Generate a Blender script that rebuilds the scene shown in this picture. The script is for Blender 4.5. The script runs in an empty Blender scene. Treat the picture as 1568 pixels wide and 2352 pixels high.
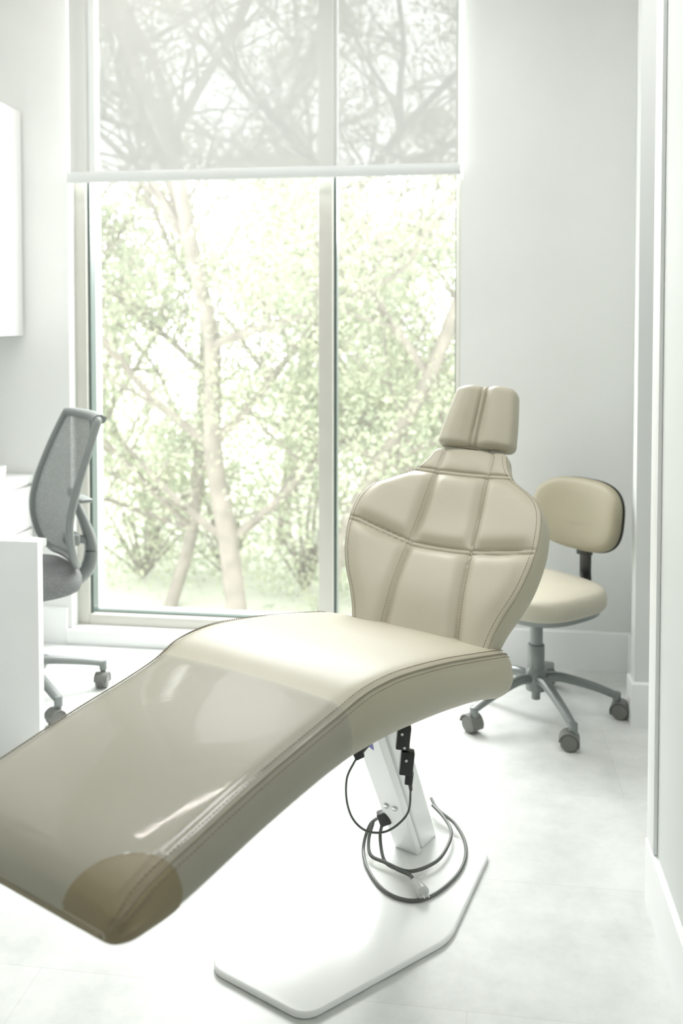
import bpy, bmesh, math, random
from mathutils import Vector, Matrix
random.seed(7)
S=bpy.context.scene
COL=S.collection

# ---------------------------------------------------------------- materials
def lin(c):
    return tuple(((x/255)/12.92 if x/255<=0.04045 else ((x/255+0.055)/1.055)**2.4) for x in c)
def mat(name,rgb,rough=0.5,metal=0.0,var=0.0,vscale=8.0,bump=0.0,bscale=200.0,coat=0.0,spec=0.5,detail=3.0):
    m=bpy.data.materials.new(name); m.use_nodes=True
    nt=m.node_tree; b=nt.nodes["Principled BSDF"]
    c=lin(rgb)
    b.inputs["Base Color"].default_value=(*c,1)
    b.inputs["Roughness"].default_value=rough
    b.inputs["Metallic"].default_value=metal
    b.inputs["Specular IOR Level"].default_value=spec
    b.inputs["Coat Weight"].default_value=coat
    b.inputs["Coat Roughness"].default_value=0.3
    tc=nt.nodes.new("ShaderNodeTexCoord")
    n=nt.nodes.new("ShaderNodeTexNoise"); n.inputs["Scale"].default_value=vscale; n.inputs["Detail"].default_value=detail
    nt.links.new(tc.outputs["Object"],n.inputs["Vector"])
    r=nt.nodes.new("ShaderNodeValToRGB")
    r.color_ramp.elements[0].position=0.3; r.color_ramp.elements[1].position=0.7
    r.color_ramp.elements[0].color=(*[x*(1-var) for x in c],1)
    r.color_ramp.elements[1].color=(*[min(1,x*(1+var)) for x in c],1)
    nt.links.new(n.outputs["Fac"],r.inputs["Fac"]); nt.links.new(r.outputs["Color"],b.inputs["Base Color"])
    if bump>0:
        n2=nt.nodes.new("ShaderNodeTexNoise"); n2.inputs["Scale"].default_value=bscale; n2.inputs["Detail"].default_value=2
        nt.links.new(tc.outputs["Object"],n2.inputs["Vector"])
        bp=nt.nodes.new("ShaderNodeBump"); bp.inputs["Strength"].default_value=bump; bp.inputs["Distance"].default_value=0.002
        nt.links.new(n2.outputs["Fac"],bp.inputs["Height"]); nt.links.new(bp.outputs["Normal"],b.inputs["Normal"])
    return m
M_vinyl=mat("beige_vinyl",(164,158,137),0.46,var=0.02,bump=0.12,bscale=700)
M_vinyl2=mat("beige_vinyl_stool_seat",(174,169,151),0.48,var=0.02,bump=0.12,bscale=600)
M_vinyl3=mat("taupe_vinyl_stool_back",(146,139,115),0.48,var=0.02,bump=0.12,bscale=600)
M_toe_shade=mat("toe_vinyl_shaded",(122,110,80),0.50,var=0.03,bump=0.12,bscale=700)  # same vinyl as the seat, dim toe-end shade put into the colour
M_toe=mat("stitch_thread",(110,102,84),0.7)
M_seam=mat("seam_piping",(124,116,96),0.5)
M_white=mat("white_painted_metal",(250,252,251),0.3,var=0.005)
M_lam=mat("white_laminate",(240,242,241),0.3,var=0.01)
M_cab=mat("white_cabinet_paint",(236,236,235),0.4,var=0.01)
M_blindrail=mat("blind_rail_paint",(206,210,208),0.4,var=0.01)
M_desk=mat("grey_worktop",(190,193,193),0.35,var=0.02)
M_trim=mat("white_trim",(238,240,239),0.4,var=0.01)
M_frame=mat("window_frame_beige",(190,189,180),0.45,var=0.02)
M_gasket=mat("window_gasket_green",(72,86,82),0.4)
M_black=mat("black_plastic",(20,20,20),0.35,var=0.05)
M_blackm=mat("black_matte",(36,36,34),0.5,var=0.05)
M_grey=mat("grey_painted_steel",(120,125,123),0.35,metal=0.5,var=0.04)
M_cast=mat("grey_caster",(102,102,98),0.45,var=0.05)
M_cgrey=mat("chair_grey_plastic",(114,119,117),0.45,var=0.03)
M_fab=mat("grey_fabric",(102,104,104),0.9,var=0.22,vscale=140,bump=0.6,bscale=500)
M_cable=mat("cable_rubber",(78,81,77),0.4)
M_chrome=mat("chrome",(200,200,200),0.15,metal=1.0)
M_plug=mat("clear_white_plastic",(200,203,200),0.25)
M_purple=mat("purple_print",(88,80,170),0.5)
M_ground=mat("outdoor_ground",(180,185,168),0.95,var=0.12,vscale=1.2)
M_bark=mat("bark",(124,118,109),0.95,var=0.22,vscale=6)
M_cup=mat("white_ceramic",(240,240,238),0.25)

def wallpaper():
    m=mat("linen_wallpaper",(225,227,224),0.85,var=0.02,vscale=3)
    nt=m.node_tree; b=nt.nodes["Principled BSDF"]
    tc=nt.nodes.new("ShaderNodeTexCoord")
    mp=nt.nodes.new("ShaderNodeMapping"); mp.inputs["Scale"].default_value=(300,300,20)
    mp2=nt.nodes.new("ShaderNodeMapping"); mp2.inputs["Scale"].default_value=(20,20,300)
    a=nt.nodes.new("ShaderNodeTexNoise"); a.inputs["Scale"].default_value=1
    c=nt.nodes.new("ShaderNodeTexNoise"); c.inputs["Scale"].default_value=1
    ad=nt.nodes.new("ShaderNodeMath"); ad.operation='ADD'
    nt.links.new(tc.outputs["Object"],mp.inputs[0]);nt.links.new(tc.outputs["Object"],mp2.inputs[0])
    nt.links.new(mp.outputs[0],a.inputs["Vector"]);nt.links.new(mp2.outputs[0],c.inputs["Vector"])
    nt.links.new(a.outputs["Fac"],ad.inputs[0]);nt.links.new(c.outputs["Fac"],ad.inputs[1])
    bp=nt.nodes.new("ShaderNodeBump"); bp.inputs["Strength"].default_value=0.4; bp.inputs["Distance"].default_value=0.002
    nt.links.new(ad.outputs[0],bp.inputs["Height"]);nt.links.new(bp.outputs["Normal"],b.inputs["Normal"])
    return m
M_wall=wallpaper()
M_paint=mat("white_wall_paint",(212,216,213),0.7,var=0.01,vscale=2)

def floor_mat():
    m=bpy.data.materials.new("vinyl_tile_floor"); m.use_nodes=True
    nt=m.node_tree;b=nt.nodes["Principled BSDF"]
    tc=nt.nodes.new("ShaderNodeTexCoord")
    br=nt.nodes.new("ShaderNodeTexBrick"); br.inputs["Scale"].default_value=1.0
    br.inputs["Brick Width"].default_value=0.92; br.inputs["Row Height"].default_value=0.46
    br.inputs["Mortar Size"].default_value=0.0008; br.inputs["Mortar Smooth"].default_value=0.3
    br.inputs["Color1"].default_value=(*lin((217,220,217)),1); br.inputs["Color2"].default_value=(*lin((211,214,211)),1)
    br.inputs["Mortar"].default_value=(*lin((194,197,193)),1)
    nt.links.new(tc.outputs["Object"],br.inputs["Vector"])
    n=nt.nodes.new("ShaderNodeTexNoise"); n.inputs["Scale"].default_value=6;n.inputs["Detail"].default_value=10;n.inputs["Roughness"].default_value=0.7
    nt.links.new(tc.outputs["Object"],n.inputs["Vector"])
    r=nt.nodes.new("ShaderNodeValToRGB"); r.color_ramp.elements[0].position=0.35; r.color_ramp.elements[0].color=(0.82,0.83,0.82,1)
    r.color_ramp.elements[1].position=0.62; r.color_ramp.elements[1].color=(1,1,1,1)
    nt.links.new(n.outputs["Fac"],r.inputs["Fac"])
    mx=nt.nodes.new("ShaderNodeMix"); mx.data_type='RGBA'; mx.blend_type='MULTIPLY'; mx.inputs[0].default_value=1
    nt.links.new(br.outputs["Color"],mx.inputs[6]);nt.links.new(r.outputs["Color"],mx.inputs[7])
    nt.links.new(mx.outputs[2],b.inputs["Base Color"]); b.inputs["Roughness"].default_value=0.38
    return m
M_floor=floor_mat()

def mixmat(name,trans_fac,rgb,rough=0.9,translucent=0.0,tcol=(1,1,1)):
    m=bpy.data.materials.new(name); m.use_nodes=True
    nt=m.node_tree; b=nt.nodes["Principled BSDF"]; out=nt.nodes["Material Output"]
    b.inputs["Base Color"].default_value=(*lin(rgb),1); b.inputs["Roughness"].default_value=rough
    sh=b.outputs[0]
    if translucent>0:
        t=nt.nodes.new("ShaderNodeBsdfTranslucent"); t.inputs[0].default_value=(*lin(rgb),1)
        m1=nt.nodes.new("ShaderNodeMixShader"); m1.inputs[0].default_value=translucent
        nt.links.new(b.outputs[0],m1.inputs[1]);nt.links.new(t.outputs[0],m1.inputs[2]); sh=m1.outputs[0]
    tr=nt.nodes.new("ShaderNodeBsdfTransparent"); tr.inputs[0].default_value=(*tcol,1)
    m2=nt.nodes.new("ShaderNodeMixShader"); m2.inputs[0].default_value=trans_fac
    nt.links.new(sh,m2.inputs[1]);nt.links.new(tr.outputs[0],m2.inputs[2]);nt.links.new(m2.outputs[0],out.inputs[0])
    return m
M_blind=mixmat("sheer_blind_fabric",0.09,(184,186,183),0.9,0.015)
M_glass=mixmat("window_glass",0.948,(240,242,238),0.03,0.5)  # glare haze mixed into the pane to veil the view outdoors
M_cover=mixmat("clear_plastic_cover",0.72,(148,149,140),0.05)
_nt=M_cover.node_tree; _b=_nt.nodes["Principled BSDF"]
_tc=_nt.nodes.new("ShaderNodeTexCoord"); _n=_nt.nodes.new("ShaderNodeTexNoise"); _n.inputs["Scale"].default_value=5; _n.inputs["Detail"].default_value=4; _n.inputs["Distortion"].default_value=1.6
_bp=_nt.nodes.new("ShaderNodeBump"); _bp.inputs["Strength"].default_value=0.09; _bp.inputs["Distance"].default_value=0.004
_nt.links.new(_tc.outputs["Object"],_n.inputs["Vector"]);_nt.links.new(_n.outputs["Fac"],_bp.inputs["Height"]);_nt.links.new(_bp.outputs["Normal"],_b.inputs["Normal"])
_b.inputs["Specular IOR Level"].default_value=1.0
M_mesh=mixmat("chair_mesh_fabric",0.15,(120,125,123),0.8)
_nt=M_mesh.node_tree; _b=_nt.nodes["Principled BSDF"]
_tc=_nt.nodes.new("ShaderNodeTexCoord"); _v=_nt.nodes.new("ShaderNodeTexVoronoi"); _v.inputs["Scale"].default_value=170
_r=_nt.nodes.new("ShaderNodeValToRGB"); _r.color_ramp.elements[0].color=(*lin((92,96,95)),1); _r.color_ramp.elements[1].color=(*lin((150,155,153)),1)
_nt.links.new(_tc.outputs["Object"],_v.inputs["Vector"]);_nt.links.new(_v.outputs["Distance"],_r.inputs["Fac"]);_nt.links.new(_r.outputs["Color"],_b.inputs["Base Color"])
def leafmat(name,c1,c2):
    m=bpy.data.materials.new(name); m.use_nodes=True
    nt=m.node_tree; b=nt.nodes["Principled BSDF"]; out=nt.nodes["Material Output"]
    tc=nt.nodes.new("ShaderNodeTexCoord"); n=nt.nodes.new("ShaderNodeTexNoise"); n.inputs["Scale"].default_value=2.5; n.inputs["Detail"].default_value=4
    r=nt.nodes.new("ShaderNodeValToRGB"); r.color_ramp.elements[0].position=0.35;r.color_ramp.elements[1].position=0.65
    r.color_ramp.elements[0].color=(*lin(c1),1); r.color_ramp.elements[1].color=(*lin(c2),1)
    nt.links.new(tc.outputs["Object"],n.inputs["Vector"]);nt.links.new(n.outputs["Fac"],r.inputs["Fac"]);nt.links.new(r.outputs["Color"],b.inputs["Base Color"])
    b.inputs["Roughness"].default_value=0.7
    t=nt.nodes.new("ShaderNodeBsdfTranslucent"); nt.links.new(r.outputs["Color"],t.inputs[0])
    m1=nt.nodes.new("ShaderNodeMixShader"); m1.inputs[0].default_value=0.5
    nt.links.new(b.outputs[0],m1.inputs[1]);nt.links.new(t.outputs[0],m1.inputs[2]);nt.links.new(m1.outputs[0],out.inputs[0])
    return m
M_leaf=leafmat("leaves",(146,156,134),(186,191,162))
def emis(name,col,st):
    m=bpy.data.materials.new(name); m.use_nodes=True; nt=m.node_tree
    e=nt.nodes.new("ShaderNodeEmission"); e.inputs[0].default_value=(*col,1); e.inputs[1].default_value=st
    nt.links.new(e.outputs[0],nt.nodes["Material Output"].inputs[0]); return m

# ---------------------------------------------------------------- mesh builder
class MB:
    def __init__(s): s.v=[];s.f=[];s.mi=[]
    def add(s,vs,fs,M=None,mi=0):
        o=len(s.v)
        for p in vs:
            p=Vector(p); s.v.append(M@p if M is not None else p)
        for f in fs: s.f.append([i+o for i in f]); s.mi.append(mi)
    def box(s,c,size,bev=0.0,seg=2,M=None,mi=0):
        bm=bmesh.new(); bmesh.ops.create_cube(bm,size=1)
        for v in bm.verts: v.co=Vector((v.co.x*size[0]+c[0],v.co.y*size[1]+c[1],v.co.z*size[2]+c[2]))
        if bev>0: bmesh.ops.bevel(bm,geom=bm.edges[:],offset=bev,segments=seg,profile=0.5,affect='EDGES')
        bm.verts.index_update()
        s.add([v.co.copy() for v in bm.verts],[[v.index for v in f.verts] for f in bm.faces],M,mi); bm.free()
    def loft(s,rings,closed=True,cap=True,M=None,mi=0,loop=False):
        n=len(rings[0]); vs=[p for r in rings for p in r]; fs=[]
        R=len(rings)
        for i in range(R if loop else R-1):
            j2=(i+1)%R
            for j in range(n if closed else n-1):
                k=(j+1)%n
                fs.append([i*n+j,i*n+k,j2*n+k,j2*n+j])
        if cap and not loop:
            fs.append(list(range(n))[::-1]); fs.append([(R-1)*n+j for j in range(n)])
        s.add(vs,fs,M,mi)
    def lathe(s,prof,M=None,n=24,mi=0):
        s.loft([[(r*math.cos(2*math.pi*j/n),r*math.sin(2*math.pi*j/n),z) for j in range(n)] for r,z in prof],M=M,mi=mi)
    def cyl(s,p1,p2,r1,r2=None,n=20,mi=0,bev=0.0):
        p1=Vector(p1);p2=Vector(p2); r2=r1 if r2 is None else r2
        d=p2-p1; L=d.length
        M=Matrix.Translation(p1)@d.to_track_quat('Z','Y').to_matrix().to_4x4()
        pr=[(r1,0),(r2,L)] if bev<=0 else [(r1-bev,0),(r1-bev*.3,bev*.3),(r1,bev),(r2,L-bev),(r2-bev*.3,L-bev*.3),(r2-bev,L)]
        s.lathe(pr,M,n,mi)
    def tube(s,pts,r,n=8,mi=0,sub=6,loop=False,flat=None,up=Vector((0,0,1))):
        P=catmull(pts,sub,loop) if sub>1 else [Vector(p) for p in pts]
        N=len(P); rr=(lambda t:r) if not isinstance(r,(list,tuple)) else (lambda t:interp([ (i/(len(r)-1),x) for i,x in enumerate(r)],t))
        rings=[]; prev=None
        for i,p in enumerate(P):
            a=P[(i-1)%N] if (i>0 or loop) else p; b=P[(i+1)%N] if (i<N-1 or loop) else p
            t=(b-a)
            if t.length<1e-9: t=Vector((0,0,1))
            t.normalize()
            if flat is not None:
                sd=t.cross(up)
                if sd.length<1e-4: sd=Vector((1,0,0))
                sd.normalize(); u=sd.cross(t).normalized()
            else:
                if prev is None:
                    q=Vector((0,0,1)) if abs(t.z)<.9 else Vector((1,0,0)); sd=t.cross(q).normalized()
                else: sd=(prev-t*prev.dot(t)).normalized()
                prev=sd; u=t.cross(sd)
            R=rr(i/max(1,N-1)); f=flat if flat is not None else 1
            rings.append([p+sd*math.cos(2*math.pi*j/n)*R*(f)+u*math.sin(2*math.pi*j/n)*R for j in range(n)])
        s.loft(rings,cap=not loop,loop=loop,mi=mi)
    def obj(s,name,mats,parent=None,smooth=35,loc=None,rotz=None,recalc=True):
        me=bpy.data.meshes.new(name); me.from_pydata([tuple(v) for v in s.v],[],s.f)
        if not isinstance(mats,(list,tuple)): mats=[mats]
        for m in mats: me.materials.append(m)
        for p,i in zip(me.polygons,s.mi): p.material_index=i
        if recalc:
            bm=bmesh.new(); bm.from_mesh(me); bmesh.ops.recalc_face_normals(bm,faces=bm.faces[:]); bm.to_mesh(me); bm.free()
        if smooth:
            for p in me.polygons: p.use_smooth=True
            try: me.set_sharp_from_angle(angle=math.radians(smooth))
            except Exception: pass
        o=bpy.data.objects.new(name,me); COL.objects.link(o)
        if parent: o.parent=parent
        if loc: o.location=loc
        if rotz is not None: o.rotation_euler=(0,0,rotz)
        return o
def catmull(pts,sub,loop=False):
    P=[Vector(p) for p in pts]; N=len(P); out=[]
    rng=N if loop else N-1
    for i in range(rng):
        p0=P[(i-1)%N] if (loop or i>0) else P[0]; p1=P[i]; p2=P[(i+1)%N]
        p3=P[(i+2)%N] if (loop or i+2<N) else P[-1]
        for k in range(sub):
            t=k/sub
            out.append(0.5*((2*p1)+(-p0+p2)*t+(2*p0-5*p1+4*p2-p3)*t*t+(-p0+3*p1-3*p2+p3)*t**3))
    if not loop: out.append(P[-1])
    return out
def interp(tab,x):
    if x<=tab[0][0]: return tab[0][1]
    if x>=tab[-1][0]: return tab[-1][1]
    for i in range(len(tab)-1):
        if tab[i][0]<=x<=tab[i+1][0]:
            x0,y0=tab[i];x1,y1=tab[i+1];h=x1-x0
            m0=(y1-tab[i-1][1])/(x1-tab[i-1][0]) if i>0 else (y1-y0)/h
            m1=(tab[i+2][1]-y0)/(tab[i+2][0]-x0) if i+2<len(tab) else (y1-y0)/h
            t=(x-x0)/h
            return (2*t**3-3*t*t+1)*y0+(t**3-2*t*t+t)*h*m0+(-2*t**3+3*t*t)*y1+(t**3-t*t)*h*m1
def empty(name,loc,rotz,label,cat,**kw):
    o=bpy.data.objects.new(name,None); o.empty_display_size=0.1; COL.objects.link(o)
    o.location=loc; o.rotation_euler=(0,0,rotz); o["label"]=label; o["category"]=cat
    for k,v in kw.items(): o[k]=v
    return o
def struct(o,label,cat):
    o["kind"]="structure"; o["label"]=label; o["category"]=cat; return o
def boxobj(name,x0,x1,y0,y1,z0,z1,m,bev=0.0,parent=None):
    b=MB(); b.box(((x0+x1)/2,(y0+y1)/2,(z0+z1)/2),(x1-x0,y1-y0,z1-z0),bev); return b.obj(name,m,parent,smooth=30)
def superring(rx,ry,z,n,N=56,bend=None):
    out=[]
    for j in range(N):
        t=2*math.pi*j/N; c,s=math.cos(t),math.sin(t)
        x=rx*math.copysign(abs(c)**(2/n),c); y=ry*math.copysign(abs(s)**(2/n),s)
        zz=z+(bend(x,y) if bend else 0)
        out.append((x,y,zz))
    return out

# ---------------------------------------------------------------- room shell
CEIL=3.1
YW=3.8; X0=-1.736; X1=-0.04; ZB=0.065; ZT=2.95
b=MB()
def bb(m,x0,x1,y0,y1,z0,z1,bev=0): m.box(((x0+x1)/2,(y0+y1)/2,(z0+z1)/2),(x1-x0,y1-y0,z1-z0),bev)
bb(b,-2.6,X0,YW,4.15,0,CEIL); bb(b,X1,1.9,YW,4.15,0,CEIL); bb(b,X0,X1,YW,4.15,ZT,CEIL); bb(b,X0,X1,YW,4.15,-0.3,ZB)
struct(b.obj("wall_back",M_wall,smooth=None),"pale grey linen wallpapered wall with tall window opening","wall")
struct(boxobj("wall_left",-2.6,-2.35,-2.2,YW,0,CEIL,M_wall),"pale wallpapered side wall behind cabinets","wall")
WR=.441
b=MB(); bb(b,WR,0.60,-2.2,2.26,0,CEIL)
struct(b.obj("wall_right",M_paint,smooth=None),"smooth white wall beside a doorway","wall")
b=MB()
b.loft([[(x,y,z) for x,y in((.575,3.27),(.85,3.27),(.85,YW),(.65,YW),(.65,3.34),(.575,3.34))] for z in(0,CEIL)])
struct(b.obj("wall_doorway",M_paint,smooth=None),"white wall return beside the doorway","wall")
struct(boxobj("wall_hallway",1.7,1.9,-2.2,YW,0,CEIL,M_paint),"pale wall of the adjoining hallway","wall")
struct(boxobj("wall_front",-2.6,1.9,-2.4,-2.2,0,CEIL,M_paint),"pale plain wall","wall")
struct(boxobj("floor",-2.6,1.9,-2.4,4.15,-0.1,0,M_floor),"pale grey stone-look vinyl tile floor","floor")
struct(boxobj("ceiling",-2.6,1.9,-2.4,4.15,CEIL,CEIL+0.1,M_cab),"plain white ceiling","ceiling")
BH=0.158
def baseboard(name,path,inward):
    m=MB(); prof=[(0,0.0),(1,0.0),(1,BH-.006),(.6,BH),(0,BH)]
    rings=[]
    for (a,c) in zip(path,inward):
        a=Vector(a);c=Vector(c)
        rings.append([(*(a.lerp(c,t)),z) for t,z in prof])
    m.loft(rings); return struct(m.obj(name,M_trim,smooth=None),"tall white painted baseboard","baseboard")
baseboard("baseboard_back",[(X1,YW),(.65,YW)],[(X1,YW-.015),(.65,YW-.015)])
baseboard("baseboard_left",[(-2.35,YW),(X0-.02,YW)],[(-2.35,YW-.015),(X0-.02,YW-.015)])
baseboard("baseboard_right",[(WR,-2.2),(WR,2.26),(.60,2.26)],[(WR-.012,-2.2),(WR-.012,2.272),(.60,2.272)])
baseboard("baseboard_doorway",[(.85,3.27),(.575,3.27),(.575,3.34),(.65,3.34),(.65,YW-.016)],[(.85,3.257),(.563,3.257),(.563,3.353),(.637,3.353),(.637,YW-.016)])
# slim door casing on the near wall end
b=MB(); bb(b,WR-.010,WR,2.185,2.262,BH+.002,CEIL-.02,.002)
struct(b.obj("trim_2",M_trim,smooth=30),"slim white vertical casing on the wall end","trim")

# window frame
b=MB(); FY0=3.86; FY1=3.95; GB=.112
bb(b,X0,-1.682,FY0,FY1,ZB,ZT,0.003)
bb(b,-0.058,X1,FY0,FY1,ZB,ZT,0.003)
bb(b,-0.640,-0.578,FY0-0.015,FY1,ZB,ZT,0.003)
bb(b,-1.682,-0.640,FY0,FY1,ZB,GB,0.003); bb(b,-0.578,-0.058,FY0,FY1,ZB,GB,0.003)
bb(b,-1.682,-0.640,FY0,FY1,ZT-0.06,ZT,0.003); bb(b,-0.578,-0.058,FY0,FY1,ZT-0.06,ZT,0.003)
win=struct(b.obj("window_1",M_frame),"tall two-pane window with pale beige metal frame","window")
b=MB()
for x0,x1 in((-1.682,-0.640),(-0.578,-0.058)):
    for q in((x0,x0+0.013,3.875,3.935,GB,ZT-0.06),(x1-0.005,x1,3.895,3.935,GB,ZT-0.06),(x0,x1,3.895,3.935,GB,GB+.007)): bb(b,*q)
b.obj("window_gasket",M_gasket,win,None)
b=MB()
for x0,x1 in((-1.669,-.645),(-.565,-.063)): b.add([(x0,3.915,GB+.007),(x1,3.915,GB+.007),(x1,3.915,ZT-.06),(x0,3.915,ZT-.06)],[[0,1,2,3]])
b.obj("window_glass",M_glass,win,None,recalc=False)
b=MB(); bb(b,X0-0.02,X1,YW-0.022,YW,0.0,ZB,0.003)
struct(b.obj("trim_1",M_trim),"white painted board below the window","trim")

# roller blind
bl=empty("roller_blind",(-0.885,3.80,2.0),0,"sheer white roller blind half lowered over tall window","blind")
b=MB(); rows=[]
for i in range(2): rows.append([(-0.83,-0.028,0.05+0.95*i),(0.835,-0.028,0.05+0.95*i)])
b.loft(rows,closed=False,cap=False); b.obj("blind_fabric",M_blind,bl,None,recalc=False)
b=MB(); b.loft([[(x,-0.028+0.011*math.cos(t),0.052+0.024*math.sin(t)-0.01) for t in [2*math.pi*j/16 for j in range(16)]] for x in(-0.838,0.843)])
b.obj("bottom_rail",M_blindrail,bl)
b=MB(); b.cyl((-0.84,-0.035,1.0),(0.84,-0.035,1.0),0.028); b.obj("roller_tube",M_cab,bl)
b=MB(); b.cyl((0.855,-0.02,0.0),(0.855,-0.02,1.0),0.0014,n=6)
for i in range(80):
    z=0.0125*i
    b.box((0.855,-0.02,z),(0.005,0.005,0.006),0.0015,1)
b.obj("pull_chain",M_chrome,bl)

# ceiling light panels
M_em=emis("lamp_diffuser",(1.0,0.985,0.97),11.5)
M_em2=emis("lamp_diffuser_dim",(1.0,0.985,0.97),1.5)
M_em3=emis("added_streak_light",(1.0,0.93,0.86),42.0)  # glow of the added streak light
def ceil_light(x,y,sx,sy,m_=None,lab="recessed rectangular white ceiling light panel",rot=0):
    e=empty("ceiling_light",(x,y,CEIL),rot,lab,"lamp",group="ceiling light panels")
    m=MB(); t=0.02
    for q in((-sx/2-t,-sx/2,-sy/2-t,sy/2+t,-0.02,0),(sx/2,sx/2+t,-sy/2-t,sy/2+t,-0.02,0),(-sx/2,sx/2,-sy/2-t,-sy/2,-0.02,0),(-sx/2,sx/2,sy/2,sy/2+t,-0.02,0)): bb(m,*q)
    m.obj("light_frame",M_white,e,None)
    m=MB(); bb(m,-sx/2,sx/2,-sy/2,sy/2,-0.022,-0.004); m.obj("diffuser",m_ or M_em,e,None)
ceil_light(-1.3,2.4,1.2,0.3)
ceil_light(-0.1,2.4,0.6,0.6)
ceil_light(-0.5,0.6,1.2,0.6,M_em2)
ceil_light(-0.9,-0.9,1.2,0.6,M_em2)
ceil_light(1.1,2.7,0.5,0.5)
ceil_light(-1.40,3.48,0.80,0.018,M_em3,"added warm strip light out of view, throws a streak on the plastic cover",math.radians(32))  # added unseen light, angled to put a highlight streak on the leg cover

# ---------------------------------------------------------------- left cabinetry
e=empty("wall_cabinet",(-2.15,3.3,1.36),0,"white flat-fronted upper wall cabinet","cabinet")
b=MB(); bb(b,-0.2,0.186,-1.2,0.49,0,0.976,0.002); b.obj("body",M_cab,e)
for y0,y1 in((-1.2,-0.64),(-0.636,-0.076),(-0.072,0.49)):
    b=MB(); bb(b,0.187,0.205,y0,y1,0,0.976,0.002); b.obj("door",M_cab,e)
e=empty("base_cabinet",(-2.13,3.58,0),0,"low white cabinet with drawers under wall cabinet","cabinet")
b=MB(); bb(b,-0.22,0.205,-0.2,0.2,0.0,0.715,0.002); b.obj("body",M_cab,e)
for z0,z1 in((0.52,0.70),(0.30,0.51),(0.08,0.29)):
    b=MB(); bb(b,0.206,0.222,-0.2,0.2,z0,z1,0.002); b.obj("drawer",M_cab,e)
b=MB(); bb(b,-0.22,0.226,-0.21,0.203,0.715,0.75,0.002); b.obj("worktop",M_lam,e)
e=empty("desk",(-1.9,3.0,0),0,"white desk with grey worktop beside the window","desk")
b=MB()
pts=[(-0.45,-0.28),(0.544,-0.28),(0.544,-0.22),(0.20,-0.12),(0.10,0.30),(-0.45,0.30)]
b.loft([[(x,y,0.692) for x,y in pts],[(x,y,0.714) for x,y in pts]]); b.obj("worktop",M_desk,e,None)
b=MB(); bb(b,-0.45,0.545,-0.284,-0.25,0,0.717,0.002); b.obj("side_panel",M_lam,e)
b=MB(); bb(b,-0.45,-0.42,-0.242,0.30,0,0.692,0.002); b.obj("back_panel",M_lam,e)
e=empty("cup",(-1.975,3.60,0.75),0,"small white ceramic cup on the cabinet","cup")
b=MB(); b.lathe([(0.022,0),(0.03,0.002),(0.036,0.03),(0.038,0.06),(0.035,0.06),(0.033,0.03),(0.02,0.006)],n=28); b.obj("cup_body",M_cup,e)
b=MB(); b.tube([(0.0,-0.035,0.05),(0,-0.055,0.045),(0,-0.055,0.02),(0,-0.034,0.015)],0.004,n=8); b.obj("handle",M_cup,e)
e=empty("telephone",(-1.83,3.12,0.714),0.4,"small black desk telephone on grey worktop","telephone")
b=MB(); b.loft([[(-.07,-.08,0.001),(.07,-.08,0.001),(.07,.08,0.001),(-.07,.08,0.001)],[(-.065,-.075,0.012),(.065,-.075,0.012),(.065,.075,0.03),(-.065,.075,0.03)]]); b.obj("phone_base",M_black,e,None)
b=MB(); b.tube([(-.04,-.07,.025),(-.04,-.03,.033),(-.04,.03,.04),(-.04,.07,.04)],0.012,n=10); b.obj("handset",M_black,e)

# ---------------------------------------------------------------- dental chair
CH=empty("dental_chair",(-0.424,1.845,0),math.radians(-26.7),"beige upholstered reclining dental chair with plastic-covered leg rest on white pedestal","chair")
def L(X,Y,z):
    dx=X+.163; dy=Y-1.886
    return Vector((.822*dx-.57*dy,.57*dx+.822*dy,z))
def roundpoly(pts,r,k=6):
    out=[];n=len(pts)
    for i in range(n):
        p=Vector(pts[i]);a=Vector(pts[i-1]);c=Vector(pts[(i+1)%n])
        p1=p+(a-p).normalized()*r;p2=p+(c-p).normalized()*r
        for j in range(k+1):
            t=j/k; out.append(((1-t)**2)*p1+2*t*(1-t)*p+t*t*p2)
    return out
pl=roundpoly([(-.130,-.030),(.130,-.030),(.256,.35),(.18,.72),(-.18,.72),(-.256,.35)],0.04)
cx=Vector((0,.42))
b=MB()
def sc(q,d): 
    v=q-cx; return q-v.normalized()*d
b.loft([[(*sc(q,.003),0.001) for q in pl],[(*q,0.003) for q in pl],[(*q,0.012) for q in pl],[(*sc(q,.002),0.0145) for q in pl],[(*sc(q,.005),0.0155) for q in pl]])
b.obj("base_plate",M_white,CH)
# column
b=MB()
b.loft([[(x,y,0.014) for x,y in((-.030,.62),(.030,.62),(.030,.70),(-.030,.70))],[(x,y,0.40) for x,y in((-.030,.44),(.030,.44),(.030,.52),(-.030,.52))],[(x,y,0.56) for x,y in((-.05,.34),(.05,.34),(.05,.50),(-.05,.50))]])
o=b.obj("column",M_white,CH,None); bv=o.modifiers.new("b","BEVEL"); bv.width=0.006; bv.segments=3
b=MB()
hw=.036
b.loft([[(x,y,.014) for x,y in((-hw,.587),(hw,.587),(hw,.61),(-hw,.61))],[(x,y,.38) for x,y in((-hw,.40),(hw,.40),(hw,.43),(-hw,.43))],[(x,y,.60) for x,y in((-hw,.29),(hw,.29),(hw,.33),(-hw,.33))]])
o=b.obj("lift_arm",M_white,CH,None); bv=o.modifiers.new("b","BEVEL"); bv.width=0.004; bv.segments=3
for lx in(-.012,.014):
    b=MB(); p=Vector((lx,.507,.17)); d=Vector((0,-.9,-.43)).normalized()
    b.cyl(p,p+d*.006,.0075,n=16,bev=.002); b.obj("bolt",M_chrome,CH)
b=MB()
def armp(x,z): 
    return (x,.40+(z-.38)*(.40-.587)/.366-.0012,z) if z<.38 else (x,.40+(z-.38)*(.29-.40)/.22-.0012,z)
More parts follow.
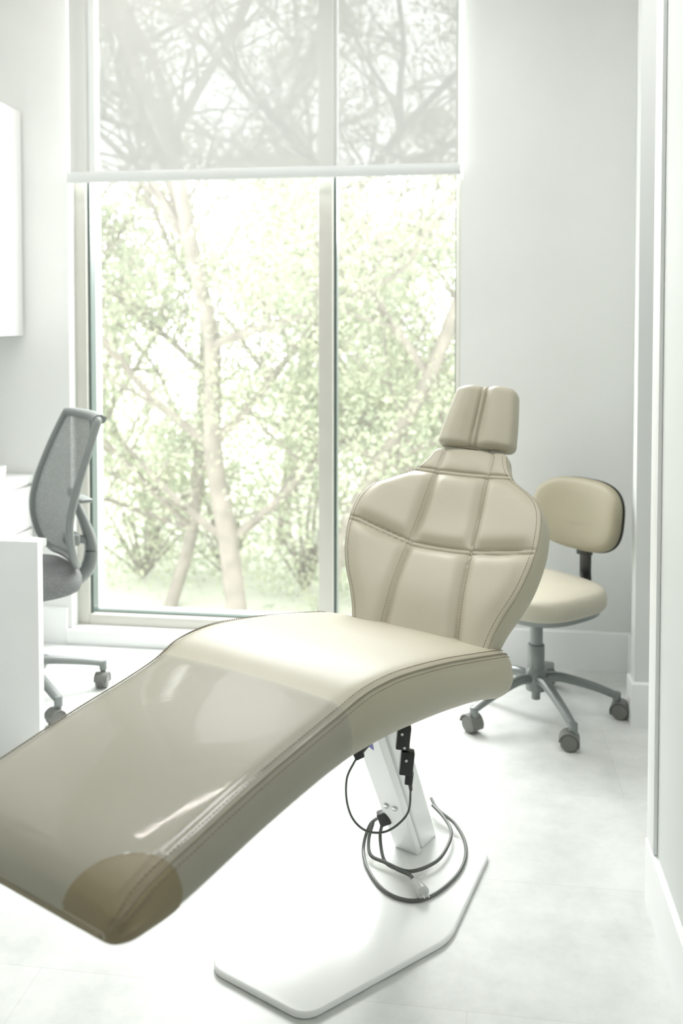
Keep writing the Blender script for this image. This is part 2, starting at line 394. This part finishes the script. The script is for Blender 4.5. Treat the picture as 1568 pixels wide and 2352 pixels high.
b.add([armp(-.012,.372),armp(.014,.379),armp(.010,.355)],[[0,1,2]]); b.add([armp(-.014,.383),armp(.016,.392),armp(.016,.388),armp(-.014,.381)],[[0,1,2,3]])
b.obj("printed_mark",M_purple,CH,None,recalc=False)
b=MB(); b.box((0,.28,.565),(.30,.46,.03),.006); b.box((0,-.2,.58),(.2,.5,.014),.004); b.obj("seat_frame",M_white,CH)

# upholstery
TOPT=[(-.615,.555),(-.6,.572),(-.57,.589),(-.535,.601),(-.5,.609),(-.3,.646),(-.15,.668),(-.07,.682),(0,.699),(.08,.702),(.16,.694),(.3,.670),(.45,.638),(.56,.613),(.65,.592)]
BOTT=[(-.615,.534),(-.6,.530),(-.57,.524),(-.5,.522),(-.3,.549),(-.15,.566),(-.07,.573),(0,.578),(.08,.577),(.16,.570),(.3,.550),(.45,.522),(.56,.492),(.65,.478)]
WT=[(-.615,.250),(-.5,.253),(-.3,.254),(-.15,.256),(-.07,.260),(0,.270),(.08,.278),(.16,.283),(.3,.286),(.45,.289),(.56,.290),(.65,.288)]
A0,A1=-.618,.655
def seatp(a,off=0.0):
    w=interp(WT,a)+off;tp=interp(TOPT,a)+off;bt=interp(BOTT,a)-off
    for (d,r,rt,kt,kb) in ((a-A0,.036,.012,.40,.30),(A1-a,.065,.085,.42,.38)):
        if d<r:
            q=math.sqrt(max(0,1-(1-max(0,d)/r)**2)); w-=r*(1-q)
        if d<rt:
            q=math.sqrt(max(0,1-(1-max(0,d)/rt)**2)); h=(tp-bt); tp-=h*kt*(1-q); bt+=h*kb*(1-q)
    return w,tp,bt
def seatring(a,off=0.0):
    w,tp,bt=seatp(a,off); h=tp-bt; s=min(1,h/.06)
    half=[]
    for f in(0,.12,.25,.38,.5,.6,.7,.78,.84):
        half.append((f*(w),tp+.010*s*(1-f*f)))
    for dx,dz in((.038,-.0005),(.028,-.003),(.019,-.0070),(.011,-.0125),(.005,-.0195),(.001,-.029)):
        half.append((w-dx*s,tp+dz*s+.002*s))
    for dx,fz in((-.004,.5),(-.003,.35),(.001,.22),(.008,.12),(.018,.05),(.034,.01)):
        half.append((w-dx*s,bt+h*fz))
    half.append((w-.08,bt)); half.append((w*.4,bt))
    ring=[(x,a,z) for x,z in half]+[(0,a,bt)]+[(-x,a,z) for x,z in half[::-1][:-1]]
    return ring
def stations(a0,a1,step,ends=True):
    n=int((a1-a0)/step)
    st=[a0+(a1-a0)*i/n for i in range(n+1)]
    if ends:
        for i in range(1,10):
            t=(i/10)**2*.05; st+= [a0+t,a1-t]
        st=sorted(set(round(x,5) for x in st))
    return st
b=MB(); b.loft([seatring(a) for a in stations(A0,A1,.014)]); seat=b.obj("seat_cushion",M_vinyl,CH,60)
# plastic cover
def resample(ring,step):
    out=[];n=len(ring)
    for i in range(n):
        p=Vector(ring[i]);q=Vector(ring[(i+1)%n]); ref=(Vector(base_ring[i])-Vector(base_ring[(i+1)%n])).length
        k=max(1,round(ref/step))
        for j in range(k): out.append(p.lerp(q,j/k))
    return out
base_ring=seatring(-.3,.0025)
rings=[resample(seatring(a,.0025),.0055) for a in stations(A0-.002,-.062,.0055)]
n=len(rings[0]); vs=[Vector(p) for r in rings for p in r]
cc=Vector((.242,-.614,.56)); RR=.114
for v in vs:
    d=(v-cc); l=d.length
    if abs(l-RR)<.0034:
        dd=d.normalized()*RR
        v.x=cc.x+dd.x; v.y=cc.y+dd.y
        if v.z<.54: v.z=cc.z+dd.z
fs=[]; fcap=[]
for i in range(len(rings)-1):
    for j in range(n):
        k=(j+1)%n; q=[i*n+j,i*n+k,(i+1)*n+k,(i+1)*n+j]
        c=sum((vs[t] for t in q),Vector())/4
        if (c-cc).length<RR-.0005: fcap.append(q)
        else: fs.append(q)
b=MB(); b.add(vs,fs); cv=b.obj("plastic_cover",M_cover,CH,60); cv["label"]="clear glossy wrinkled plastic protective cover"
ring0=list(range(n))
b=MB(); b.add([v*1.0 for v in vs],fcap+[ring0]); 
o=b.obj("foot_corner_patch",M_toe_shade,CH,60); o["label"]="uncovered seat vinyl at the foot corner, shade painted in as darker tan"
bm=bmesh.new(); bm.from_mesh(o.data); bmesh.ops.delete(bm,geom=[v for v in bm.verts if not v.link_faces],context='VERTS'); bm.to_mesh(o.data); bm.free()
bm=bmesh.new(); bm.from_mesh(cv.data); bmesh.ops.delete(bm,geom=[v for v in bm.verts if not v.link_faces],context='VERTS'); bm.to_mesh(cv.data); bm.free()
# seams
def seampt(a,side,dx,dz,off=0):
    w,tp,bt=seatp(a); s=min(1,(tp-bt)/.06); return Vector((side*(w-dx*s+off),a,tp+dz*s+off))
b=MB()
for sd in(1,-1):
    b.tube([seampt(a,sd,.0150,-.0075,.0020) for a in stations(A0+.004,A1-.04,.02,False)],.0018,n=6,sub=2)
b.obj("seam",M_seam,CH)
def stitches(mb,path,ln=.0045,gap=.0035,r=.0010):
    P=path; acc=0; on=True; cur=[P[0]]
    for i in range(len(P)-1):
        a,bq=P[i],P[i+1]; d=(bq-a).length; pos=0
        while d>1e-9 and acc+(d-pos)>=(ln if on else gap):
            stp=(ln if on else gap)-acc; pos+=stp; p=a.lerp(bq,pos/d)
            if on:
                cur.append(p); 
                if (cur[-1]-cur[0]).length>1e-5: mb.tube([cur[0],cur[-1]],r,n=4,sub=1)
            cur=[p]; on=not on; acc=0
        acc+=d-pos
b=MB()
for sd in(1,-1):
    for dx,dz in((.026,-.0018),(.0070,-.0145)):
        stitches(b,[seampt(a,sd,dx,dz,.0026) for a in stations(A0+.01,A1-.05,.012,False)],r=.0012)
o=b.obj("stitching",M_toe,CH,None); o["kind"]="stuff"

# generic pad
def pad(mb,frame,L0,L1,nL,nx,wf,T,disp,re=.014,rend=.03):
    st=[L0+(L1-L0)*i/nL for i in range(nL+1)]
    for i in range(1,8):
        t=(i/8)**2*rend; st+=[L0+t,L1-t]
    st=sorted(set(round(x,5) for x in st)); rings=[]
    for l in st:
        w=wf(l); din=0
        d=min(l-L0,L1-l)
        if d<rend:
            q=math.sqrt(max(0,1-(1-max(0,d)/rend)**2)); w-=rend*.8*(1-q)
            q2=math.sqrt(max(0,1-(1-min(1,max(0,d)/(re*1.4)))**2)); din=T*.42*(1-q2)
        ring=[]
        xs=[-w+re*(1-math.cos(math.pi/2*i/6)) for i in range(6)]
        xs=xs+[-(w-re)+2*(w-re)*i/nx for i in range(nx+1)]+[-x for x in xs[::-1]]
        for x in xs:
            ax=abs(x); e=0
            if ax>w-re: qq=min(1,(ax-(w-re))/re); e=re*(1-math.sqrt(max(0,1-qq*qq)))
            e=min(e,T*.5-din if T*.5>din else 0)
            ring.append(frame(x,l,din+e+disp(x,l,w)))
        sg=T-din
        wd=disp(w,l,w)
        for f,dx in((.45,-.002),(.7,0.0),(.88,.008),(.97,.02)): ring.append(frame(w-dx,l,din+re+(sg-din-re)*f+wd*(1-f)))
        for f in(.6,.2,-.2,-.6): ring.append(frame(w*f*.9,l,sg))
        for f,dx in((.97,.02),(.88,.008),(.7,0.0),(.45,-.002)): ring.append(frame(-w+dx,l,din+re+(sg-din-re)*f+disp(-w,l,w)*(1-f)))
        rings.append(ring)
    mb.loft(rings)
BL=.629
BW=[(-.05,.196),(.0,.200),(.07,.211),(.15,.231),(.24,.259),(.34,.281),(.46,.294),(.56,.294),(.64,.284),(.71,.258),(.77,.216),(.82,.175),(.88,.145),(.94,.128),(1.0,.120)]
def bframe(x,l,d):
    k=l/BL; o=.053-.122*k+.041*k*k
    return Vector((x+o,.552+.715*l+.70*d,.602+.70*l-.715*d))
def bwf(l): return interp(BW,l/BL)
def hseam(k): return .106-.030*k
def hk(x,k):
    return .437+(.050 if x<0 else .010)*min(1,max(0,(abs(x)-.085)/.18))
def sm(d,r): return 1-math.exp(-(d/r)**2)
KT=.845
def bdisp(x,l,w):
    k=l/BL; ax=abs(x)
    dv=abs(ax-hseam(k)); dh=abs(k-hk(x,k))*BL; dh2=abs(k-KT)*BL
    ed=max(0,w-ax)
    vf=.45 if k>KT+.01 else 1.0
    g=.006*vf*math.exp(-(dv/.0038)**2)
    for s in(-.0065,.0065):
        g+=.005*math.exp(-(((k-hk(x,k))*BL-s)/.003)**2)+.0055*math.exp(-(((k-KT)*BL-s)/.003)**2)
    P=.019 if k<KT else .006
    puff=-P*sm(dv,.020)*sm(dh,.025)*sm(dh2,.025 if k<KT else .018)*sm(ed,.035)
    lum=-.016*math.exp(-((k-.20)/.17)**2)*math.exp(-(x/.16)**2)+.012*math.exp(-((k-.60)/.16)**2)*math.exp(-(x/.13)**2)
    wing=-.048*(ax/.29)**2*min(1,max(0,(1.0-k)/.3))
    return g*min(1,ed/.01)+puff+wing+lum+.008
b=MB(); pad(b,bframe,-.03,BL,190,180,bwf,.068,bdisp,re=.014); b.obj("backrest",M_vinyl,CH,60)
b=MB()
for sd in(1,-1):
    path=[]
    for i in range(70):
        l=-.0+ (BL-.02)*i/69; w=bwf(l); path.append(bframe(sd*(w-.003),l,.006+bdisp(sd*w,l,w)))
    b.tube(path,.0014,n=6,sub=1)
path=[bframe(x,BL-.003,.006) for x in [(-.095+.19*i/20) for i in range(21)]]
b.tube(path,.0014,n=6,sub=1)
b.obj("seam",M_seam,CH)
b=MB()
for sd in(1,-1):
    p=[];p2=[]
    for i in range(90):
        l=(BL-.02)*i/89; w=bwf(l); k=l/BL
        p.append(bframe(sd*(w-.014),l,-.0006+bdisp(sd*(w-.014),l,w)))
        x=sd*(hseam(k)+.009); p2.append(bframe(x,l,bdisp(x,l,w)-.0005))
    stitches(b,p,r=.0009); stitches(b,p2,r=.0008)
o=b.obj("stitching",M_toe,CH,None); o["kind"]="stuff"
b=MB()
b.box((0.0,0,0),(.12,.012,.50),.005,M=Matrix.Translation((0.0,.825,.80))@Matrix.Rotation(-math.radians(45.6),4,'X'))
b.box((0.0,.62,.535),(.14,.16,.02),.005)
b.obj("back_bracket",M_white,CH)
# headrest
HB=Vector((-.022,.996,1.040)); t2=Vector((0,.447,.894)); n2=Vector((0,.894,-.447))
def hframe(x,l,d): return HB+Vector((x,0,0))+t2*l+n2*d
def hwf(l): return interp([(0,.124),(.1,.112),(.2,.095)],l)
def hdisp(x,l,w):
    g=0
    for s in(-.009,.009): g+=.010*math.exp(-((x-s)/.0045)**2)
    ax=abs(x); ed=max(0,w-ax)
    return g-.016*(1-math.exp(-((max(0,ax-.009))/.025)**2))*sm(ed,.035)
b=MB(); pad(b,hframe,0,.206,50,80,hwf,.068,hdisp,re=.016,rend=.028); b.obj("headrest",M_vinyl,CH,60)
for x in(-.035,.035):
    b=MB(); b.cyl(hframe(x,-.10,.052),hframe(x,.10,.052),.006); b.obj("headrest_bar",M_chrome,CH)
# connectors + cables
def cbox(mb,c,s,tilt):
    mb.box((0,0,0),s,.003,M=Matrix.Translation(c)@Matrix.Rotation(math.radians(34),4,'Z')@Matrix.Rotation(math.radians(tilt),4,'Y'))
b=MB(); c1=L(.1345,1.96,.508); c2=L(.142,1.96,.452)
cbox(b,c1,(.030,.024,.052),6); cbox(b,c2,(.030,.024,.052),6); cbox(b,L(.147,1.96,.418),(.018,.016,.03),6)
cbox(b,L(.128,1.96,.538),(.022,.018,.014),6)
con=b.obj("cable_connector",M_black,CH)
for X,z in((.131,.520),(.136,.49),(.140,.462)):
    b=MB(); p=L(X,1.952,z); q=L(X,1.943,z); b.cyl(p,q,.0032,n=12); b.obj("screw",M_chrome,con)
b=MB(); b.cyl(L(.126,1.96,.540),L(.125,1.96,.582),.006); b.tube([L(.12,1.955,.548),L(.126,1.945,.545),L(.133,1.955,.55)],.0018,n=6)
b.obj("hook",M_chrome,con)
b=MB(); b.cyl(L(.148,1.96,.412),L(.152,1.97,.385),.006,.004); b.obj("strain_relief",M_black,con)
b=MB(); cb=L(.038,2.0,.452); cbox(b,cb,(.022,.022,.02),-25); b.cyl(cb,cb+Vector((.02,.02,.03)),.008)
b.obj("cable_socket",M_black,CH)
thin=[(.152,.388),(.1486,.333),(.1248,.300),(.0914,.281),(.0533,.284),(.0248,.310),(.0114,.352),(.0124,.40),(.0295,.436),(.038,.452)]
b=MB(); b.tube([L(x,1.98+.002*i,z) for i,(x,z) in enumerate(thin)],.0026,n=8); b.obj("thin_cable",M_cable,CH)
thick=[L(.26,2.60,.035),L(.274,2.55,.029),L(.3145,2.483,.024),L(.330,2.38,.022),L(.303,2.275,.021),L(.237,2.185,.021),L(.172,2.150,.021),L(.108,2.185,.021),L(.068,2.275,.021),L(.058,2.36,.028),L(.078,2.40,.07),L(.113,2.36,.115),L(.112,2.37,.10),L(.102,2.36,.06),L(.110,2.30,.031),L(.14,2.26,.032),L(.170,2.235,.032),L(.186,2.20,.030)]
b=MB(); b.tube(thick,.0046,n=10,sub=10)
b.tube([L(.085,2.39,.08),L(.072,2.36,.05),L(.076,2.32,.033),L(.11,2.29,.032),L(.17,2.25,.032),L(.24,2.29,.032),L(.28,2.36,.034),L(.297,2.43,.034),L(.285,2.50,.034),L(.26,2.56,.036)],.0046,n=10,sub=8)
b.obj("power_cable",M_cable,CH)
b=MB(); cbox(b,L(.111,2.345,.118),(.03,.025,.035),-20); b.obj("cable_clamp",M_blackm,CH)
b=MB(); p=L(.180,2.205,.034); q=L(.198,2.155,.036); b.cyl(p,q,.012,.016,n=14,bev=.003)
d=(q-p).normalized(); sdv=d.cross(Vector((0,0,1))).normalized()
for s in(-.006,.006): b.cyl(q+sdv*s,q+sdv*s+d*.018,.002,n=8)
b.obj("power_plug",M_plug,CH)

# ---------------------------------------------------------------- casters
def caster(mb,pos,ang,r=.026,mi_w=0,mi_h=0,stem=.04):
    x,y=pos; M=Matrix.Translation((x,y,0))@Matrix.Rotation(ang,4,'Z')
    R90=Matrix.Rotation(math.pi/2,4,'X')
    for s in(-1,1):
        Mw=M@Matrix.Translation((-.012,s*.013,r+.001))@R90
        mb.lathe([(r*.35,-.010),(r*.85,-.010),(r,-.006),(r,.006),(r*.85,.010),(r*.35,.010)],Mw,22,mi_w)
    rings=[]
    for i in range(13):
        t=math.radians(-25+200*i/12); rr=r*1.16
        rings.append([(-.012+rr*math.cos(t),y0,r+rr*math.sin(t)) for y0 in(-.026,-.02,.02,.026)]+[(-.012+(rr-.005)*math.cos(t),y0,r+(rr-.005)*math.sin(t)) for y0 in(.024,-.024)])
    mb.loft(rings,M=M,mi=mi_h)
    mb.box((-.012,0,r),(r*1.9,.006,r*1.5),.002,M=M,mi=mi_h)
    a=M@Vector((.0,0,r*1.6)); c=M@Vector((0,0,r*2+stem)); mb.cyl(a,c,.011,n=14,mi=mi_h)
def star(parent,R,a0,zhub,ztip,m_arm,m_c,thick=.020,flat=1.1,cast_r=.026,heads=None):
    base=MB()
    base.lathe([(.02,zhub-.045),(.036,zhub-.04),(.04,zhub),(.036,zhub+.03),(.026,zhub+.045)],n=28)
    for i in range(5):
        a=a0+i*math.radians(72); c,s=math.cos(a),math.sin(a)
        base.tube([(.02*c,.02*s,zhub),(.3*R*c,.3*R*s,zhub+.006),(.7*R*c,.7*R*s,(zhub*.55+ztip*.45)),(.96*R*c,.96*R*s,ztip),(1.02*R*c,1.02*R*s,ztip-.004)],[thick,thick*.95,thick*.85,thick*.75,thick*.6],n=12,sub=8,flat=flat)
        base.cyl((R*c,R*s,ztip-.03),(R*c,R*s,ztip+.008),.015,n=16,bev=.003)
    bo=base.obj("star_base",m_arm,parent)
    for i in range(5):
        a=a0+i*math.radians(72); m=MB(); caster(m,(R*math.cos(a),R*math.sin(a)),(heads[i] if heads else a+1.1+i*1.7),r=cast_r,stem=.02)
        m.obj("caster",m_c,bo)
    return bo

# ---------------------------------------------------------------- stool
sa=math.radians(223)
ST=empty("rolling_stool",(.241,3.318,0),sa,"beige padded dental stool with backrest on five grey casters","stool")
star(ST,.285,math.radians(-77+8)-sa,.135,.085,M_grey,M_cast,thick=.018,cast_r=.030)
b=MB(); b.cyl((0,0,.06),(0,0,.16),.016); b.cyl((0,0,.15),(0,0,.26),.030,.030,bev=.004); b.cyl((0,0,.26),(0,0,.38),.023); b.box((0,0,.385),(.16,.14,.014),.004); b.obj("gas_column",M_grey,ST)
b=MB()
rr=[(.05,.380),(.02,.385),(.006,.393),(.002,.410)]
b.loft([superring(.205-i,.215-i,z,2.6) for i,z in rr]); b.obj("seat_pan",M_grey,ST)
b=MB()
rr=[(.02,.407),(.006,.410),(.0,.420),(.0,.448),(.003,.462),(.010,.473),(.024,.480),(.07,.484),(.15,.485)]
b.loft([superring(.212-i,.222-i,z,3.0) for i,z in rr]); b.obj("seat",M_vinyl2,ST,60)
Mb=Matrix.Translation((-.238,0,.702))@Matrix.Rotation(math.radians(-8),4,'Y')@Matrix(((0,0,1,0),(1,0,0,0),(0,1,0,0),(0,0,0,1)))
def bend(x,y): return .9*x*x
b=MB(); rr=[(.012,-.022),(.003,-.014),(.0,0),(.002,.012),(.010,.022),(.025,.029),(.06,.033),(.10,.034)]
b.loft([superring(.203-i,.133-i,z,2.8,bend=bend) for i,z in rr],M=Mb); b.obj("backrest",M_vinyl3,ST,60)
b=MB(); rr=[(.05,-.040),(.018,-.036),(.004,-.028),(.001,-.018)]
b.loft([superring(.205-i,.135-i,z,2.8,bend=bend) for i,z in rr],M=Mb); b.obj("back_shell",M_black,ST,60)
b=MB(); b.box((-.262,0,.545),(.018,.045,.17),.004); b.box((-.256,0,.575),(.034,.056,.06),.006); b.tube([(-.263,0,.48),(-.262,0,.42),(-.22,0,.388),(-.1,0,.382)],.014,n=10,flat=1.8); b.obj("back_post",M_black,ST)
b=MB(); b.tube([(-.02,-.05,.378),(-.03,-.18,.372),(-.03,-.24,.366)],.005,n=8); b.box((-.03,-.255,.365),(.02,.04,.008),.003); b.obj("height_lever",M_black,ST)

# ---------------------------------------------------------------- office chair
oa=math.radians(221)
OC=empty("office_chair",(-1.660,3.19,0),oa,"grey mesh-back swivel office chair at the desk","chair")
star(OC,.30,math.radians(25+8)-oa,.13,.095,M_cgrey,M_cast,thick=.018,flat=1.3,cast_r=.028)
b=MB(); b.cyl((0,0,.08),(0,0,.24),.026); b.cyl((0,0,.24),(0,0,.40),.016); b.box((-.02,0,.405),(.22,.12,.035),.01); b.obj("gas_column",M_cgrey,OC)
b=MB(); rr=[(.03,.418),(.008,.424),(.0,.44),(.0,.465),(.006,.482),(.02,.495),(.05,.503),(.12,.506)]
b.loft([superring(.235-i,.235-i,z,3.0) for i,z in rr],M=Matrix.Translation((.03,0,0))); b.obj("seat",M_fab,OC,60)
PX=[(.52,-.180),(.58,-.160),(.66,-.150),(.72,-.154),(.80,-.173),(.90,-.205),(1.0,-.240),(1.055,-.260)]
PW=[(.52,.16),(.545,.205),(.60,.235),(.70,.252),(.80,.250),(.92,.234),(1.02,.212),(1.055,.198)]
b=MB(); rows=[]
for i in range(41):
    z=.52+.535*i/40; w=interp(PW,z); x0=interp(PX,z)
    rows.append([(x0+.030*(y/.22)**2,y,z) for y in [w*(-1+2*j/24) for j in range(25)]])
b.loft(rows,closed=False,cap=False); bk=b.obj("mesh_back",M_mesh,OC,60,recalc=False)
b=MB(); path=[Vector(r[0]) for r in rows[::2]]+[Vector(p) for p in rows[-1][2:-2:3]]+[Vector(r[-1]) for r in rows[::-2]]+[Vector(p) for p in rows[0][-3:2:-3]]
b.tube(path,.015,n=10,sub=3,loop=True)
top=[Vector(p)+Vector((-.006,0,.003)) for p in rows[-1]]; b.tube(top,.018,n=10,sub=2,flat=1.4)
b.obj("back_frame",M_cgrey,OC,60)
b=MB(); b.tube([(-.185,0,.78),(-.20,0,.74),(-.235,0,.66),(-.262,0,.58),(-.268,0,.52),(-.25,0,.46),(-.18,0,.41),(-.08,0,.400)],[.010,.014,.019,.023,.026,.028,.028,.024],n=12,sub=8,flat=1.4)
b.box((-.19,0,.585),(.05,.09,.05),.012); b.tube([(-.18,0,.585),(-.22,0,.58),(-.26,0,.565)],.016,n=10)
b.box((-.215,.06,.745),(.05,.12,.014),.005)
b.obj("back_support",M_cgrey,OC,60)

# ---------------------------------------------------------------- outdoors
struct(boxobj("ground",-30,30,4.3,60,-1.6,-1.4,M_ground),"pale grassy ground outside","ground")
def leafcloud(vs,fs,rnd,t,cr,per,sz):
    for i in range(per):
        p=t+Vector((rnd.gauss(0,cr),rnd.gauss(0,cr),rnd.gauss(0,cr*.7)))
        s=sz*rnd.uniform(.5,1.2)
        u=Vector((rnd.uniform(-1,1),rnd.uniform(-1,1),rnd.uniform(-1,1))).normalized(); v=u.orthogonal().normalized()
        o=len(vs); vs+= [p-u*s,p+v*s*.45,p+u*s,p-v*s*.45]; fs.append([o,o+1,o+2,o+3])
def tree(x,y,h,seed,lean=(0,0),r=.07,clusters=66,per=190,fork=.7,sz=.031,top=17,extra=13):
    rnd=random.Random(seed)
    T=empty("tree",(x,y,-1.4),0,"slender pale-barked tree with light green foliage outside window","tree",group="trees outside the window")
    m=MB(); tips=[]
    def limb(p,d,ln,rad,depth):
        pts=[p.copy()]; q=p.copy(); n=7 if depth==0 else 5
        for i in range(n):
            d=(d+Vector((rnd.uniform(-.26,.26),rnd.uniform(-.26,.26),rnd.uniform(-.08,.12)))).normalized()
            q=q+d*ln/n; pts.append(q.copy())
        m.tube(pts,[rad,rad*.8,rad*.6,rad*.35],n=8 if depth<1 else 4,sub=3 if depth<2 else 2)
        for i in range(1,len(pts)):
            if depth<3 and (depth>0 or pts[i].z>fork):
                for rep in range(2 if depth<2 else 1):
                    if rnd.random()<.85:
                        a=rnd.uniform(0,6.28); nd=(d*.4+Vector((math.cos(a)*.8,math.sin(a)*.6,rnd.uniform(-.2,.9)))).normalized()
                        limb(pts[i],nd,ln*rnd.uniform(.3,.48),max(.006,rad*.45),depth+1)
        if depth>=1: tips.extend(pts[2:])
    limb(Vector((0,0,0)),Vector((lean[0],lean[1],1)).normalized(),h,r,0)
    m.obj("trunk",M_bark,T,60)
    f=MB(); vs=[];fs=[]
    lo=[t for t in tips if .5<t.z<4.1] or tips; hi=[t for t in tips if t.z>=4.0] or tips
    low=[t for t in tips if t.z<2.4] or lo
    for c in range(clusters):
        leafcloud(vs,fs,rnd,rnd.choice(lo),rnd.uniform(.16,.40),per,sz)
    for c in range(extra):
        leafcloud(vs,fs,rnd,rnd.choice(low),rnd.uniform(.2,.4),per,sz)
    for c in range(top):
        leafcloud(vs,fs,rnd,rnd.choice(hi)+Vector((rnd.gauss(0,.2),rnd.gauss(0,.2),rnd.gauss(0,.15))),rnd.uniform(.15,.36),int(per*1.8),sz*1.1)
    f.add(vs,fs); f.obj("foliage",M_leaf,T,None,recalc=False)
tree(-2.0,7.8,6.2,21,(.02,0),.10,clusters=54)
tree(-1.35,8.4,6.4,22,(-.03,0),.08)
tree(-2.95,8.7,5.6,23,(.05,0),.07)
tree(-.75,8.0,6.0,24,(.20,0),.065,clusters=40)
tree(-.2,9.6,6.5,25,(.02,0),.08)
tree(-2.4,11.5,6.5,26,(0,0),.09,sz=.043)
tree(-.9,12.5,6.5,27,(0,0),.09,sz=.043)
tree(-3.9,11,6.5,28,(0,0),.09,sz=.043)
def bush(x,y,seed,hh=1.3):
    rnd=random.Random(seed)
    T=empty("bush",(x,y,-1.4),0,"loose pale green bush growing below the trees","bush",group="bushes outside the window")
    m=MB(); vs=[];fs=[]
    for i in range(18):
        a=rnd.uniform(0,6.28); t=Vector((math.cos(a)*rnd.uniform(.2,.9),math.sin(a)*rnd.uniform(.2,.7),hh*rnd.uniform(.35,1.1)))
        m.tube([(0,0,0),t*.5+Vector((rnd.uniform(-.1,.1),0,.1)),t],[.018,.012,.004],n=5,sub=4)
        leafcloud(vs,fs,rnd,t*.85,.32,90,.034)
        leafcloud(vs,fs,rnd,Vector((t.x*.9,t.y*.9,.22)),.27,55,.034)
    m.obj("stems",M_bark,T,60); f=MB(); f.add(vs,fs); f.obj("foliage",M_leaf,T,None,recalc=False)
for i,(x,y) in enumerate([(-2.7,9.9),(-1.7,9.4),(-.7,9.3),(-3.6,9.7),(.1,10.6),(-2.2,13.5),(-4.3,13.2),(-.6,14.2)]): bush(x,y,40+i,1.3+.3*(i%3))

# ---------------------------------------------------------------- world, light, camera
w=bpy.data.worlds.new("World"); S.world=w; w.use_nodes=True
bg=w.node_tree.nodes["Background"]; bg.inputs[0].default_value=(.98,1.0,.99,1); bg.inputs[1].default_value=5.0
la=bpy.data.lights.new("window_daylight","AREA"); la.shape='RECTANGLE'; la.size=1.6; la.size_y=1.8; la.energy=145; la.color=(.98,1,.99)
lo=bpy.data.objects.new("window_daylight",la); COL.objects.link(lo); lo.location=(-.9,4.6,2.6); lo.rotation_euler=(math.radians(-52),0,0)

cam=bpy.data.cameras.new("camera"); co=bpy.data.objects.new("camera",cam); COL.objects.link(co); S.camera=co
cam.sensor_fit='VERTICAL'; cam.sensor_height=36; cam.lens=2100/2352*36
pitch=math.radians(2.0)
co.location=(0,0,1.4); co.rotation_euler=(math.pi/2-pitch,0,math.radians(8))
cam.shift_y=-(426-2100*math.tan(pitch))/2352
cam.dof.use_dof=True; cam.dof.focus_distance=2.2; cam.dof.aperture_fstop=2.5
cam.clip_start=.05
S.view_settings.view_transform='Standard'; S.view_settings.exposure=0.43; S.view_settings.gamma=1.14
